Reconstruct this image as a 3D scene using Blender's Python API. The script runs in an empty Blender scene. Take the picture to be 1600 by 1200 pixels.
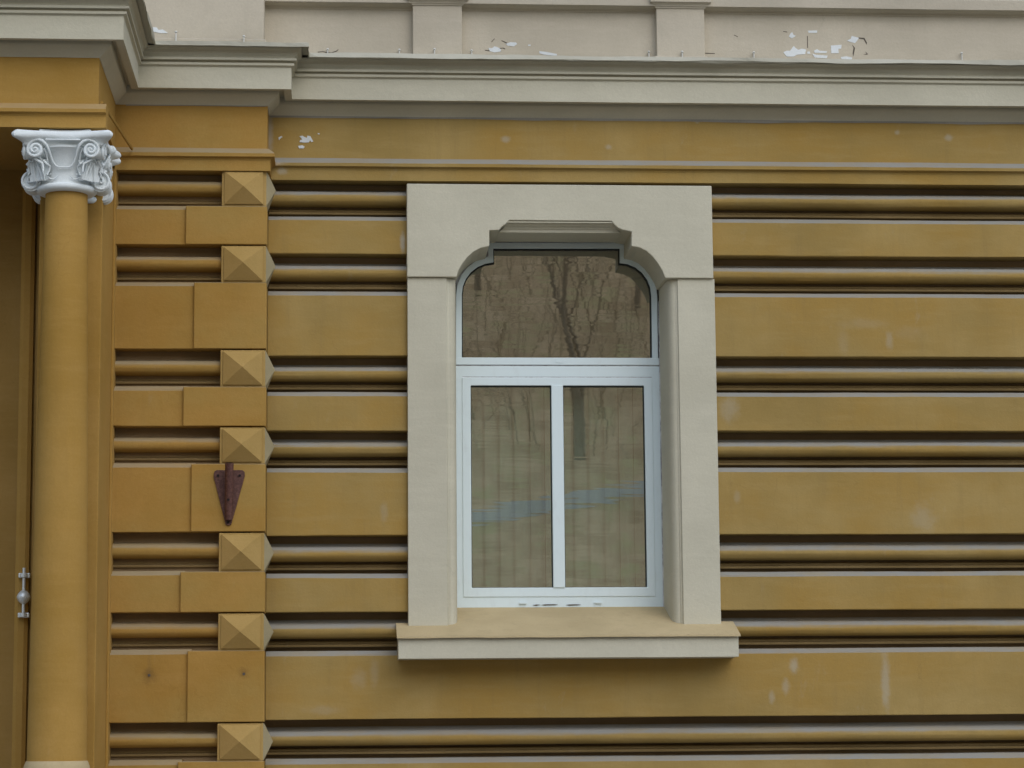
import bpy, bmesh, math, random
from mathutils import Vector, Matrix, noise

random.seed(7)
sc = bpy.context.scene
COL = sc.collection

# ------------------------------------------------------------------ camera
F = 3860.0                                   # focal length in photo pixels (1600 wide)
CAM = Vector((0.0, -14.0, 1.6))
HV = Vector((55000.0, 90.0, F))              # vanishing directions measured on the photo
VV = Vector((-(F * F - 27500 * 90) / 55000.0, -27500.0, F))
XN = HV.normalized(); UN = VV.normalized(); DN = XN.cross(UN) * -1
if DN.z < 0: DN = -DN
cam_d = bpy.data.cameras.new('camera')
cam_d.sensor_width = 36.0; cam_d.lens = F / 1600 * 36.0
cam_d.clip_start = 0.1; cam_d.clip_end = 2000
cam = bpy.data.objects.new('camera', cam_d); COL.objects.link(cam)
def cv(a): return Vector((a.x, -a.y, -a.z))
R = Matrix((cv(XN), cv(DN), cv(UN)))         # rows: world axes seen by the camera -> camera to world
cam.matrix_world = Matrix.Translation(CAM) @ R.to_4x4()
sc.camera = cam

def at(u, v, Y):
    p = Vector((u - 800.0, v - 600.0, F))
    d = Vector((p.dot(XN), p.dot(DN), p.dot(UN)))
    return CAM + d * ((Y - CAM.y) / d.y)
def zz(v, Y, u=1160): return at(u, v, Y).z
def xx(u, Y, v=650): return at(u, v, Y).x

# ------------------------------------------------------------------ light
SUN_EL, SUN_AZ = 40.0, 24.0                  # degrees; azimuth from the facade normal towards +x
w = bpy.data.worlds.new('World'); sc.world = w; w.use_nodes = True
nt = w.node_tree; nt.nodes.clear()
sky = nt.nodes.new('ShaderNodeTexSky'); sky.sky_type = 'NISHITA'; sky.sun_disc = False
sky.sun_elevation = math.radians(SUN_EL); sky.sun_rotation = math.radians(180 - SUN_AZ)
sky.dust_density = 2.0; sky.air_density = 1.3; sky.ozone_density = 3.0
hs = nt.nodes.new('ShaderNodeHueSaturation'); hs.inputs['Saturation'].default_value = 0.78
bg = nt.nodes.new('ShaderNodeBackground'); bg.inputs['Strength'].default_value = 0.14
wo = nt.nodes.new('ShaderNodeOutputWorld')
nt.links.new(sky.outputs[0], hs.inputs['Color']); nt.links.new(hs.outputs[0], bg.inputs[0]); nt.links.new(bg.outputs[0], wo.inputs[0])
sd = bpy.data.lights.new('sun', 'SUN'); sd.energy = 0.8; sd.angle = math.radians(85); sd.color = (0.93, 0.97, 1.0)
sun = bpy.data.objects.new('sun', sd); COL.objects.link(sun)
el, az = math.radians(SUN_EL), math.radians(SUN_AZ)
sdir = Vector((math.sin(az) * math.cos(el), -math.cos(az) * math.cos(el), math.sin(el)))
sun.rotation_euler = sdir.to_track_quat('Z', 'Y').to_euler(); sun.location = sdir * 60
sc.view_settings.view_transform = 'Standard'; sc.view_settings.look = 'None'
sc.view_settings.gamma = 1.0; sc.view_settings.use_curve_mapping = False
sc.view_settings.exposure = 0.36
sc.render.engine = 'CYCLES'
sc.cycles.max_bounces = 8

# ------------------------------------------------------------------ materials
class NT:
    def __init__(s, name):
        s.m = bpy.data.materials.new(name); s.m.use_nodes = True
        s.t = s.m.node_tree; s.t.nodes.clear()
        s.out = s.n('ShaderNodeOutputMaterial')
        s.geo = s.n('ShaderNodeNewGeometry'); s.pos = s.geo.outputs['Position']
    def n(s, k): return s.t.nodes.new(k)
    def l(s, a, b): s.t.links.new(a, b)
    def put(s, sock, v):
        if isinstance(v, bpy.types.NodeSocket): s.l(v, sock)
        else: sock.default_value = v
    def math(s, op, a, b=0.0, c=None, clamp=False):
        n = s.n('ShaderNodeMath'); n.operation = op; n.use_clamp = clamp
        s.put(n.inputs[0], a); s.put(n.inputs[1], b)
        if c is not None: s.put(n.inputs[2], c)
        return n.outputs[0]
    def noise(s, scale, detail=4, rough=.6, stretch=None, dist=0.0):
        n = s.n('ShaderNodeTexNoise'); n.inputs['Scale'].default_value = scale
        n.inputs['Detail'].default_value = detail; n.inputs['Roughness'].default_value = rough
        n.inputs['Distortion'].default_value = dist
        if stretch:
            mp = s.n('ShaderNodeMapping'); mp.inputs['Scale'].default_value = stretch
            s.l(s.pos, mp.inputs[0]); s.l(mp.outputs[0], n.inputs['Vector'])
        else: s.l(s.pos, n.inputs['Vector'])
        return n.outputs['Fac']
    def ramp(s, v, a, b, lo=0.0, hi=1.0):
        n = s.n('ShaderNodeMapRange'); n.interpolation_type = 'SMOOTHSTEP'
        s.put(n.inputs['Value'], v); n.inputs['From Min'].default_value = a; n.inputs['From Max'].default_value = b
        n.inputs['To Min'].default_value = lo; n.inputs['To Max'].default_value = hi
        return n.outputs[0]
    def mix(s, f, a, b, mode='MIX'):
        n = s.n('ShaderNodeMix'); n.data_type = 'RGBA'; n.blend_type = mode
        s.put(n.inputs[0], f)
        for k, v in ((6, a), (7, b)):
            if isinstance(v, tuple) and len(v) == 3: v = v + (1,)
            s.put(n.inputs[k], v)
        return n.outputs[2]
    def sep(s, v):
        n = s.n('ShaderNodeSeparateXYZ'); s.l(v, n.inputs[0]); return n.outputs
    def bump(s, h, strength=.3, distance=.01):
        n = s.n('ShaderNodeBump'); n.inputs['Strength'].default_value = strength; n.inputs['Distance'].default_value = distance
        s.l(h, n.inputs['Height']); return n.outputs[0]
    def done(s, col, rough=.8, nrm=None, metal=0.0, spec=.3):
        b = s.n('ShaderNodeBsdfPrincipled'); s.b = b
        if isinstance(col, tuple): col = col + (1,)
        s.put(b.inputs['Base Color'], col); s.put(b.inputs['Roughness'], rough)
        b.inputs['Metallic'].default_value = metal; b.inputs['Specular IOR Level'].default_value = spec
        if nrm: s.l(nrm, b.inputs['Normal'])
        s.l(b.outputs[0], s.out.inputs[0]); return s.m

def painted_plaster(name, base, dust=0.0, dustcol=(.30, .30, .29), marks=(), var=.10, stain=0.0, worn=(.40, .38, .32), warm=None):
    t = NT(name)
    big = t.noise(1.3, 3, .55); mid = t.noise(7, 5, .65); fine = t.noise(90, 3, .7)
    brush = t.noise(3.0, 5, .7, stretch=(1.0, 1.0, 6.0))
    dk = tuple(c * (1 - 1.9 * var) for c in base); lt = tuple(min(1, c * (1 + var) + .02) for c in base)
    c = t.mix(t.ramp(big, .3, .7), dk, lt)
    if warm: c = t.mix(t.ramp(t.noise(.8, 4, .6, stretch=(1, 1, 1.6)), .42, .62, 0, .8), c, warm)
    c = t.mix(t.ramp(mid, .35, .75, 0, .45), c, tuple(x * (1 - .9 * var) for x in base))
    c = t.mix(t.ramp(brush, .45, .7, 0, .30), c, tuple(min(1, x * 1.08 + .03) for x in base))
    c = t.mix(t.ramp(fine, .35, .65, 0, .16), c, tuple(x * .75 for x in base))
    if stain:
        run = t.noise(9, 4, .7, stretch=(1.6, 1.6, .12))
        c = t.mix(t.ramp(run, .50, .78, 0, stain), c, tuple(x * .62 + .02 for x in base))
        pale = t.noise(4.2, 6, .75, stretch=(1.2, 1.2, .5), dist=.6)
        c = t.mix(t.ramp(pale, .60, .78, 0, stain * .9), c, worn)
    if marks:
        X, Y, Z = t.sep(t.pos)
        wn = t.math('SUBTRACT', t.noise(16, 5, .75), .5)
        for (cx, cz, rx, rz, st, col) in marks:
            a = t.math('DIVIDE', t.math('SUBTRACT', X, cx), rx); b = t.math('DIVIDE', t.math('SUBTRACT', Z, cz), rz)
            d = t.math('SQRT', t.math('ADD', t.math('MULTIPLY', a, a), t.math('MULTIPLY', b, b)))
            d = t.math('MULTIPLY_ADD', wn, 1.7, d)
            c = t.mix(t.ramp(d, .20, 1.25, st * .85, 0), c, col)
    if dust:
        nz = t.sep(t.geo.outputs['Normal'])[2]
        up = t.ramp(t.math('MULTIPLY_ADD', t.math('SUBTRACT', t.noise(11, 4), .5), .34, nz), .06, .62, 0, dust)
        up = t.math('MULTIPLY', up, t.ramp(t.noise(3.2, 5, .7, stretch=(1, 1, 5)), .30, .62, .68, 1.0))
        c = t.mix(up, c, dustcol)
    # sparse hairline cracks
    vo = t.n('ShaderNodeTexVoronoi'); vo.feature = 'DISTANCE_TO_EDGE'; vo.inputs['Scale'].default_value = 1.9
    wv = t.n('ShaderNodeVectorMath'); wv.operation = 'MULTIPLY_ADD'
    nz3 = t.n('ShaderNodeTexNoise'); nz3.inputs['Scale'].default_value = 7; nz3.inputs['Detail'].default_value = 5; t.l(t.pos, nz3.inputs['Vector'])
    t.l(nz3.outputs['Color'], wv.inputs[0]); wv.inputs[1].default_value = (.22, .22, .22); t.l(t.pos, wv.inputs[2]); t.l(wv.outputs[0], vo.inputs['Vector'])
    ck = t.math('MULTIPLY', t.ramp(vo.outputs['Distance'], .0, .006, .13, 0), t.ramp(t.noise(.9, 3, .6), .54, .62))
    c = t.mix(ck, c, tuple(x * .35 for x in base))
    h = t.math('ADD', t.math('MULTIPLY', fine, .35), t.math('ADD', mid, t.math('MULTIPLY', t.noise(30, 4), .6)))
    return t.done(c, .86, t.bump(h, .45, .006), spec=.22)

OCH = (.345, .236, .074)
GREY = (.42, .40, .33)
def mk(u, v, ru, rv, st, col=GREY, Y=0.0):
    p = at(u, v, Y); return (p.x, p.z, ru / 275.0, rv / 275.0, st, col)
wall_marks = [mk(1384, 1065, 8, 52, .50), mk(1241, 1040, 9, 13, .55), mk(1228, 1072, 7, 14, .40), mk(1206, 1090, 6, 11, .40),
              mk(1442, 810, 22, 26, .28), mk(1390, 532, 7, 18, .34), mk(1350, 506, 44, 10, .14), mk(1318, 535, 10, 26, .14), mk(1420, 520, 30, 14, .10), mk(1140, 640, 18, 22, .34), mk(629, 380, 5, 20, .8),
              mk(1152, 776, 6, 12, .25), mk(600, 800, 7, 20, .22), mk(560, 1060, 14, 16, .22), mk(585, 1050, 8, 24, .2), mk(505, 1110, 30, 8, .2),
              mk(790, 218, 9, 6, .5), mk(951, 230, 6, 5, .45), mk(1482, 215, 7, 7, .55), mk(1402, 207, 5, 5, .5), mk(421, 212, 7, 46, .75, (.40, .36, .29), 0), mk(434, 255, 16, 7, .7, (.45, .42, .38)), mk(440, 268, 9, 6, .6),
              mk(1090, 190, 5, 4, .5), mk(233, 1056, 13, 13, .5, (.10, .055, .02), -.2), mk(381, 1052, 9, 9, .4, (.12, .06, .02), -.2), mk(233, 1040, 4, 26, .3, (.2, .13, .05), -.2)]
M = {}
M['ochre'] = painted_plaster('ochre_wall_paint', OCH, .85, (.262, .270, .262), wall_marks, .09, .30, warm=(.35, .212, .048))
M['ochre_p'] = painted_plaster('ochre_portico_paint', (.375, .215, .042), .30, (.34, .32, .26), (), .08, .14, warm=(.37, .225, .06))
M['quoin'] = painted_plaster('ochre_quoin_paint', (.365, .205, .040), .60, (.29, .275, .215), wall_marks[-3:], .08, .15, warm=(.355, .235, .068))
M['stud'] = painted_plaster('ochre_stud_paint', (.375, .245, .075), 0, (.36, .34, .27), (), .06, .10)
M['stud_side'] = painted_plaster('weathered_stud_paint', (.31, .26, .15), 0, (.36, .34, .27), (), .08, .15)
M['cream'] = painted_plaster('cream_stone_paint', (.528, .50, .388), .25, (.42, .41, .37), (), .045, .07, (.40, .35, .27))
M['cream_up'] = painted_plaster('beige_parapet_paint', (.475, .425, .335), .25, (.42, .41, .37), (), .06, .12, (.37, .32, .25))
M['sill'] = painted_plaster('sill_sheet_paint', (.455, .36, .20), 0, (.42, .41, .37), (), .07, .30, (.36, .22, .07))
M['soffit'] = painted_plaster('unpainted_render_seam', (.27, .25, .21), 0, (.4, .4, .4), (), .10, .3)
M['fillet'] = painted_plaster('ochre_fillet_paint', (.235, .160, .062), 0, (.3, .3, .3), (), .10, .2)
M['groove_floor'] = painted_plaster('shade_toned_groove_floor', (.24, .165, .085), 0, (.3, .3, .3), (), .10, .2, (.2, .17, .12))  # groove backs toned darker than the wall; recess shade put into the colour
M['capital'] = painted_plaster('white_capital_paint', (.72, .77, .78), 0, (.5, .5, .5), (), .04, .08, (.50, .52, .52))
M['white_flake'] = painted_plaster('bare_white_undercoat', (.64, .67, .68), 0, (.5, .5, .5), (), .05, .1)
M['crack'] = NT('dark_crack').done((.10, .085, .07), .95)
M['rust'] = (lambda t: t.done(t.mix(t.ramp(t.noise(60, 6, .7), .4, .65), (.075, .030, .024), (.135, .062, .048)), .62, t.bump(t.noise(150, 4), .3, .003), 0.0, .35))(NT('red_oxide_painted_iron'))
M['bolt'] = NT('dark_bolt').done((.02, .015, .015), .5, None, .6)
M['chrome'] = (lambda t: t.done((.66, .70, .70), t.ramp(t.noise(40, 4), .3, .7, .32, .5), None, .45))(NT('brushed_steel'))
M['galv'] = (lambda t: t.done(t.mix(t.noise(9, 5, .7), (.40, .385, .31), (.50, .485, .40)), .6, t.bump(t.noise(6, 3), .4, .01), 0.0))(NT('painted_sheet_flashing'))
M['wire'] = NT('pale_wire').done((.56, .56, .53), .6)
M['pvc'] = (lambda t: t.done(t.mix(t.ramp(t.noise(14, 5, .7, stretch=(1, 1, .4)), .5, .8, 0, .30), (.665, .765, .785), (.50, .54, .54)), .38, t.bump(t.noise(5, 2), .06, .01), 0, .4))(NT('white_pvc'))
M['gasket'] = NT('black_rubber').done((.015, .018, .016), .6)
M['sealant'] = (lambda t: t.done(t.mix(t.ramp(t.noise(35, 6, .8, stretch=(1, 1, .25)), .42, .62), (.66, .66, .66), (.30, .29, .30)), .85, t.bump(t.noise(60, 4), .6, .006)))(NT('cracked_sealant'))
M['grime'] = (lambda t: t.done(t.mix(t.ramp(t.noise(30, 5, .7), .4, .65), (.50, .50, .53), (.34, .32, .33)), .9, t.bump(t.noise(60, 4), .5, .005)))(NT('grimy_frame_filler'))
M['blind'] = (lambda t: t.done(t.mix(t.noise(30, 4, .6, stretch=(1, 1, .2)), (.42, .48, .43), (.58, .66, .60)), .9))(NT('pale_green_blind_fabric'))
M['room'] = NT('room_paint').done((.22, .20, .17), .9)
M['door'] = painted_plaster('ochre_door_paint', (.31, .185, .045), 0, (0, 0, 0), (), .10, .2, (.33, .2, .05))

def glass():
    t = NT('coated_window_glass')
    rip = t.noise(4.0, 1, .5, stretch=(.55, 1.0, 6.5), dist=.5)
    rip2 = t.noise(2.2, 2, .5)
    h = t.math('ADD', rip, t.math('MULTIPLY', rip2, 2.0))
    nb = t.bump(h, 1.0, .00009)
    g = t.n('ShaderNodeBsdfGlossy'); g.inputs['Roughness'].default_value = .014; g.inputs['Color'].default_value = (1.0, .97, .90, 1)
    t.l(nb, g.inputs['Normal'])
    tr = t.n('ShaderNodeBsdfTransparent'); tr.inputs['Color'].default_value = (.80, .84, .80, 1)
    mx = t.n('ShaderNodeMixShader'); mx.inputs[0].default_value = .32
    t.l(tr.outputs[0], mx.inputs[1]); t.l(g.outputs[0], mx.inputs[2]); t.l(mx.outputs[0], t.out.inputs[0])
    return t.m
M['glass'] = glass()

def ground_mat(name, a, b, s1, s2, bump=.4, c3=None):
    t = NT(name)
    c = t.mix(t.ramp(t.noise(s1, 6, .7), .3, .7), a, b)
    if c3: c = t.mix(t.ramp(t.noise(s2 * .2, 5, .7), .5, .65), c, c3)
    return t.done(c, .9, t.bump(t.noise(s2, 5, .7), bump, .05))
M['asphalt'] = ground_mat('asphalt', (.060, .060, .060), (.090, .088, .085), 5, 90)
M['paving'] = ground_mat('pavement_slabs', (.34, .32, .29), (.44, .42, .385), 4, 60)
M['kerb'] = ground_mat('kerb_stone', (.22, .22, .21), (.30, .29, .27), 4, 60)
M['slope'] = ground_mat('leaf_litter_slope', (.48, .32, .16), (.80, .58, .34), 1.3, 7, .6, (.60, .50, .24))
M['path'] = ground_mat('pale_path', (.58, .55, .48), (.80, .78, .72), .9, 20)
M['dry_stem'] = ground_mat('dry_stems', (.34, .25, .15), (.52, .40, .25), 9, 60)
M['bark'] = ground_mat('bark', (.30, .225, .15), (.44, .34, .23), 9, 60)

# ------------------------------------------------------------------ mesh helpers
def mesh_obj(name, verts, faces, mat, parent=None, smooth=None, bevel=0.0, fix=True):
    me = bpy.data.meshes.new(name); me.from_pydata([tuple(v) for v in verts], [], faces)
    if fix:
        bm = bmesh.new(); bm.from_mesh(me); bmesh.ops.recalc_face_normals(bm, faces=bm.faces); bm.to_mesh(me); bm.free()
    me.materials.append(M[mat] if isinstance(mat, str) else mat)
    if smooth:
        me.polygons.foreach_set('use_smooth', [True] * len(me.polygons)); me.set_sharp_from_angle(angle=math.radians(smooth))
    o = bpy.data.objects.new(name, me); COL.objects.link(o)
    if parent: o.parent = parent
    if bevel:
        b = o.modifiers.new('bevel', 'BEVEL'); b.width = bevel; b.segments = 2; b.limit_method = 'ANGLE'; b.angle_limit = math.radians(40)
    return o
def empty(name, loc=(0, 0, 0), parent=None, label=None, cat=None, group=None):
    o = bpy.data.objects.new(name, None); COL.objects.link(o); o.location = loc; o.empty_display_size = .1
    if parent: o.parent = parent
    if label: o['label'] = label
    if cat: o['category'] = cat
    if group: o['group'] = group
    return o
class MB:
    def __init__(s): s.v = []; s.f = []
    def add(s, v, f):
        k = len(s.v); s.v += [Vector(q) for q in v]; s.f += [tuple(i + k for i in q) for q in f]; return s
    def box(s, x0, x1, y0, y1, z0, z1):
        return s.add([(x, y, z) for z in (z0, z1) for (x, y) in ((x0, y0), (x1, y0), (x1, y1), (x0, y1))],
                     [(0, 3, 2, 1), (4, 5, 6, 7), (0, 1, 5, 4), (1, 2, 6, 5), (2, 3, 7, 6), (3, 0, 4, 7)])
    def tube(s, pts, rad, n=8, cap=True):
        pts = [Vector(p) for p in pts]; rad = rad if isinstance(rad, (list, tuple)) else [rad] * len(pts)
        k = len(s.v); ref = Vector((.13, .31, .94)); prev = None
        for i, p in enumerate(pts):
            d = (pts[min(i + 1, len(pts) - 1)] - pts[max(i - 1, 0)]).normalized()
            a = prev if prev is not None else (ref if abs(d.dot(ref)) < .9 else Vector((1, 0, 0)))
            a = (a - d * a.dot(d)).normalized(); b = d.cross(a); prev = a
            for j in range(n):
                t = 2 * math.pi * j / n; s.v.append(p + (a * math.cos(t) + b * math.sin(t)) * rad[i])
        for i in range(len(pts) - 1):
            for j in range(n):
                s.f.append((k + i * n + j, k + i * n + (j + 1) % n, k + (i + 1) * n + (j + 1) % n, k + (i + 1) * n + j))
        if cap:
            s.f.append(tuple(k + j for j in range(n))[::-1]); e = k + (len(pts) - 1) * n; s.f.append(tuple(e + j for j in range(n)))
        return s
    def lathe(s, cx, cy, prof, n=40):
        k = len(s.v)
        for r, z in prof:
            for j in range(n):
                t = 2 * math.pi * j / n; s.v.append(Vector((cx + r * math.cos(t), cy + r * math.sin(t), z)))
        for i in range(len(prof) - 1):
            for j in range(n): s.f.append((k + i * n + j, k + i * n + (j + 1) % n, k + (i + 1) * n + (j + 1) % n, k + (i + 1) * n + j))
        s.f.append(tuple(k + j for j in range(n))[::-1]); e = k + (len(prof) - 1) * n; s.f.append(tuple(e + j for j in range(n)))
        return s
    def prism_xz(s, poly, y0, y1):                     # outline in x,z, extruded in y
        n = len(poly)
        return s.add([(x, y0, z) for x, z in poly] + [(x, y1, z) for x, z in poly],
                     [tuple(range(n)), tuple(range(n, 2 * n))[::-1]] + [(i, (i + 1) % n, n + (i + 1) % n, n + i) for i in range(n)])
    def prism_xy(s, poly, z0, z1):
        n = len(poly)
        return s.add([(x, y, z0) for x, y in poly] + [(x, y, z1) for x, y in poly],
                     [tuple(range(n)), tuple(range(n, 2 * n))[::-1]] + [(i, (i + 1) % n, n + (i + 1) % n, n + i) for i in range(n)])
    def build(s, name, mat, parent=None, smooth=None, bevel=0.0):
        return mesh_obj(name, s.v, s.f, mat, parent, smooth, bevel)

def wob(x, seed, amp):
    return amp * (noise.noise(Vector((x * 1.3, seed * 3.7, 0))) * 1.2 + noise.noise(Vector((x * 5.1, seed * 9.1, 4))) * .55 + noise.noise(Vector((x * 17, seed, 8))) * .2)

def run(name, prof, x0, x1, mat, parent, step=.08, amp=.0016, seed=0, smooth=None):
    """A moulding that runs along x: closed profile of (y, z), slightly uneven as hand run plaster is."""
    n = max(1, int((x1 - x0) / step)); m = len(prof); V = []
    for i in range(n + 1):
        x = x0 + (x1 - x0) * i / n
        for j, (y, z) in enumerate(prof):
            V.append((x, y + wob(x, seed + j * 1.7, amp), z + wob(x, seed + j * 2.3 + 50, amp)))
    Fc = [tuple(range(m)), tuple(n * m + j for j in range(m))[::-1]]
    for i in range(n):
        for j in range(m): Fc.append((i * m + j, i * m + (j + 1) % m, (i + 1) * m + (j + 1) % m, (i + 1) * m + j))
    return mesh_obj(name, V, Fc, mat, parent, smooth)

def sweep(name, prof, path, a, b, mat, parent, smooth=None, amp=.0015, seed=0, step=.1):
    """prof: closed loop of (projection, z), path: plan polyline; builds path segments a..b-1 with mitred corners."""
    P = [Vector(p) for p in path]; mit = []
    def nrm(i):
        d = (P[i + 1] - P[i]).normalized(); return Vector((d.y, -d.x))
    for i in range(len(P)):
        if i == 0: mit.append(nrm(0))
        elif i == len(P) - 1: mit.append(nrm(i - 1))
        else:
            n1, n2 = nrm(i - 1), nrm(i); mit.append((n1 + n2) / (1 + n1.dot(n2)))
    st = []
    for i in range(a, b):
        L = (P[i + 1] - P[i]).length; n = max(1, int(L / step))
        for k in range(n + (1 if i == b - 1 else 0)):
            t = k / n
            st.append((i, t, L))
    m = len(prof); V = []
    for (i, t, L) in st:
        for j, (p, z) in enumerate(prof):
            q = (P[i] + mit[i] * p).lerp(P[i + 1] + mit[i + 1] * p, t)
            s = q.x + q.y * 1.3; n2 = nrm(i); k = wob(s, seed + j * 1.7, amp) if 0 < t < 1 else 0
            V.append((q.x + n2.x * k, q.y + n2.y * k, z + wob(s, seed + j * 2.1 + 30, amp)))
    n = len(st) - 1
    Fc = [tuple(range(m)), tuple(n * m + j for j in range(m))[::-1]]
    for i in range(n):
        for j in range(m): Fc.append((i * m + j, i * m + (j + 1) % m, (i + 1) * m + (j + 1) % m, (i + 1) * m + j))
    return mesh_obj(name, V, Fc, mat, parent, smooth)

# ------------------------------------------------------------------ the setting
def struct(o, kind='structure'): o['kind'] = kind; return o
struct(MB().add([(-300, -400, 0), (300, -400, 0), (300, 200, 0), (-300, 200, 0)], [(0, 1, 2, 3)]).build('ground', 'paving'))
struct(MB().box(-60, 60, -11.0, -3.2, .002, .006).build('road', 'asphalt'))
struct(MB().box(-60, 60, -3.2, -3.0, .003, .13).build('kerb', 'kerb'))
struct(MB().box(-60, 60, -3.0, 0.6, .004, .125).build('pavement', 'paving'))
# leaf covered bank across the street (seen in the window's reflection)
def slope_z(x, y):
    t = -y - 17.5
    if t < 0: return -.05
    base = t * .50 + 1.2 * noise.noise(Vector((x * .05, y * .06, 1))) * min(1, t / 8) + .05 * noise.noise(Vector((x * .3, y * .3, 5))) * min(1, t / 4)
    return min(base, 17 + .02 * t)
V = []; Fc = []; nx, ny = 90, 60
for j in range(ny + 1):
    y = -17.0 - (j / ny) ** 1.25 * 110
    for i in range(nx + 1):
        x = -90 + 180 * i / nx; V.append((x, y, slope_z(x, y)))
for j in range(ny):
    for i in range(nx): a = j * (nx + 1) + i; Fc.append((a, a + 1, a + nx + 2, a + nx + 1))
o = mesh_obj('hillside', V, Fc, 'slope', smooth=60); struct(o)
V = []; Fc = []
for i in range(121):
    x = -30 + 60 * i / 120; y = -27.0 - .36 * x - .12 * math.sin(x * .4)
    for dy in (0, -.13): V.append((x, y + dy, slope_z(x, y) + .03 + (0.0 if dy == 0 else .21 + .05)))
for i in range(120): Fc.append((2 * i, 2 * i + 2, 2 * i + 3, 2 * i + 1))
struct(mesh_obj('path', V, Fc, 'path'))

def bare_tree(x, y, h, r, seed, label):
    rnd = random.Random(seed); z = slope_z(x, y) - .3
    root = empty('bare_tree', (x, y, z), label=label, cat='tree', group='bare trees on the bank across the street')
    tr = MB(); cr = MB()
    def grow(p, d, L, r, depth, mb):
        pts = [p]; rad = [r]; n = 5 if depth < 3 else 3
        for i in range(n):
            d = (d + Vector((rnd.uniform(-1, 1), rnd.uniform(-1, 1), rnd.uniform(-.5, .8))) * (.10 if depth == 0 else .22)).normalized()
            p = p + d * L / n; pts.append(p); rad.append(r * (1 - .42 * (i + 1) / n))
        mb.tube(pts, rad, 8 if depth < 2 else (5 if depth < 4 else 3), cap=False)
        if depth >= 5: return
        k = 3
        for j in range(k):
            ax = Vector((rnd.uniform(-1, 1), rnd.uniform(-1, 1), rnd.uniform(-.2, .9))).normalized()
            nd = (d * .9 + ax * (.75 if depth else .62)).normalized()
            q = pts[-1] if j < 2 else pts[rnd.randint(max(1, n - 3), n - 1)]
            grow(q, nd, (L if depth else L * 1.25) * rnd.uniform(.66, .84), max(.013, rad[-1] * rnd.uniform(.62, .82)), depth + 1, cr)
    grow(Vector((0, 0, 0)), Vector((.05, 0, 1)), h * .38, r, 0, tr)
    tr.build('trunk', 'bark', root, 60); cr.build('crown', 'bark', root, 60)
bare_tree(4.5, -31.0, 5.4, .13, 3, 'tall bare forked tree on the leafy bank, reflected in the upper pane')
bare_tree(3.1, -40.0, 4.6, .09, 11, 'slender bare tree higher on the leafy bank behind the forked one')
bare_tree(9.5, -38.0, 16, .30, 21, 'broad bare tree far along the leafy bank beyond the path')
bare_tree(6.6, -39.0, 4.4, .08, 17, 'thin bare tree on the leafy bank to the right of the forked one')
bare_tree(-6.0, -34.0, 13, .24, 31, 'bare tree on the bank opposite the portico')
bare_tree(15.0, -33.0, 14, .28, 41, 'bare tree on the bank past the end of the facade')

ug = MB(); ru = random.Random(5)
for i in range(1300):
    x = ru.uniform(-5, 14); y = -30.5 - ru.random() * 24
    if abs(y + 27.0 + .36 * x) < 1.0: continue
    p = Vector((x, y, slope_z(x, y) - .1)); d = Vector((ru.uniform(-.6, .6), ru.uniform(-.3, .3), 1)).normalized(); L = ru.uniform(.7, 2.6); pts = [p]
    for k in range(4):
        d = (d + Vector((ru.uniform(-1, 1), ru.uniform(-1, 1), ru.uniform(-.5, .3))) * .22).normalized(); p = p + d * L / 4; pts.append(p)
    r0 = ru.uniform(.007, .016); ug.tube(pts, [r0, r0 * .9, r0 * .75, r0 * .6, r0 * .4], 3, cap=False)
    if ru.random() < .7: ug.tube([pts[2], pts[2] + Vector((ru.uniform(-.5, .5), ru.uniform(-.2, .2), ru.uniform(.2, .7))), pts[2] + Vector((ru.uniform(-.9, .9), 0, ru.uniform(.6, 1.1)))], [r0 * .6, r0 * .5, r0 * .3], 3, cap=False)
struct(ug.build('undergrowth', 'dry_stem', None, 60), 'stuff')

# ------------------------------------------------------------------ the building
B = empty('ochre_townhouse', (0, 0, 0), label='ochre rusticated townhouse facade with cream cornice, white window and columned porch', cat='building')
YP, YPO = -.225, -1.205           # quoin pier face, portico frieze face
X_PR = xx(415.5, YP, 600)         # right side of the quoin pier
X_PL = -1.30                      # where the pier disappears behind the porch
X_PO = xx(154.5, YPO, 130)        # right side of the porch frieze
X_R, X_L = 7.0, -4.2
GR = [(285.2, 343.5), (399.6, 459.5), (557.2, 615), (673.2, 733), (834.8, 896), (953.2, 1016), (1119.2, 1183)]
G = [(zz(a, 0), zz(b, 0)) for a, b in GR]
# two more courses below the frame
p2 = G[4][0] - G[6][0]
G += [(G[6][1] - .215, G[6][1] - .215 - .235), (G[6][1] - .215 - .235 - .37, G[6][1] - .215 - .235 - .37 - .235)]
win_l, win_r = xx(660, 0), xx(1095, 0)           # wall courses die into the window surround
wall = empty('wall', (0, 0, 0), B)
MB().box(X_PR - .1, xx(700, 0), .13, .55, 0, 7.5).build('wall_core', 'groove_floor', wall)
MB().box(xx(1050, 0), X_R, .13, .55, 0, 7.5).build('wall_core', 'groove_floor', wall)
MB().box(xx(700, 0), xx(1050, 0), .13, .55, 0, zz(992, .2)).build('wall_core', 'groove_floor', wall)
MB().box(xx(700, 0), xx(1050, 0), .13, .55, zz(372, .3), 7.5).build('wall_core', 'groove_floor', wall)

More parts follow.
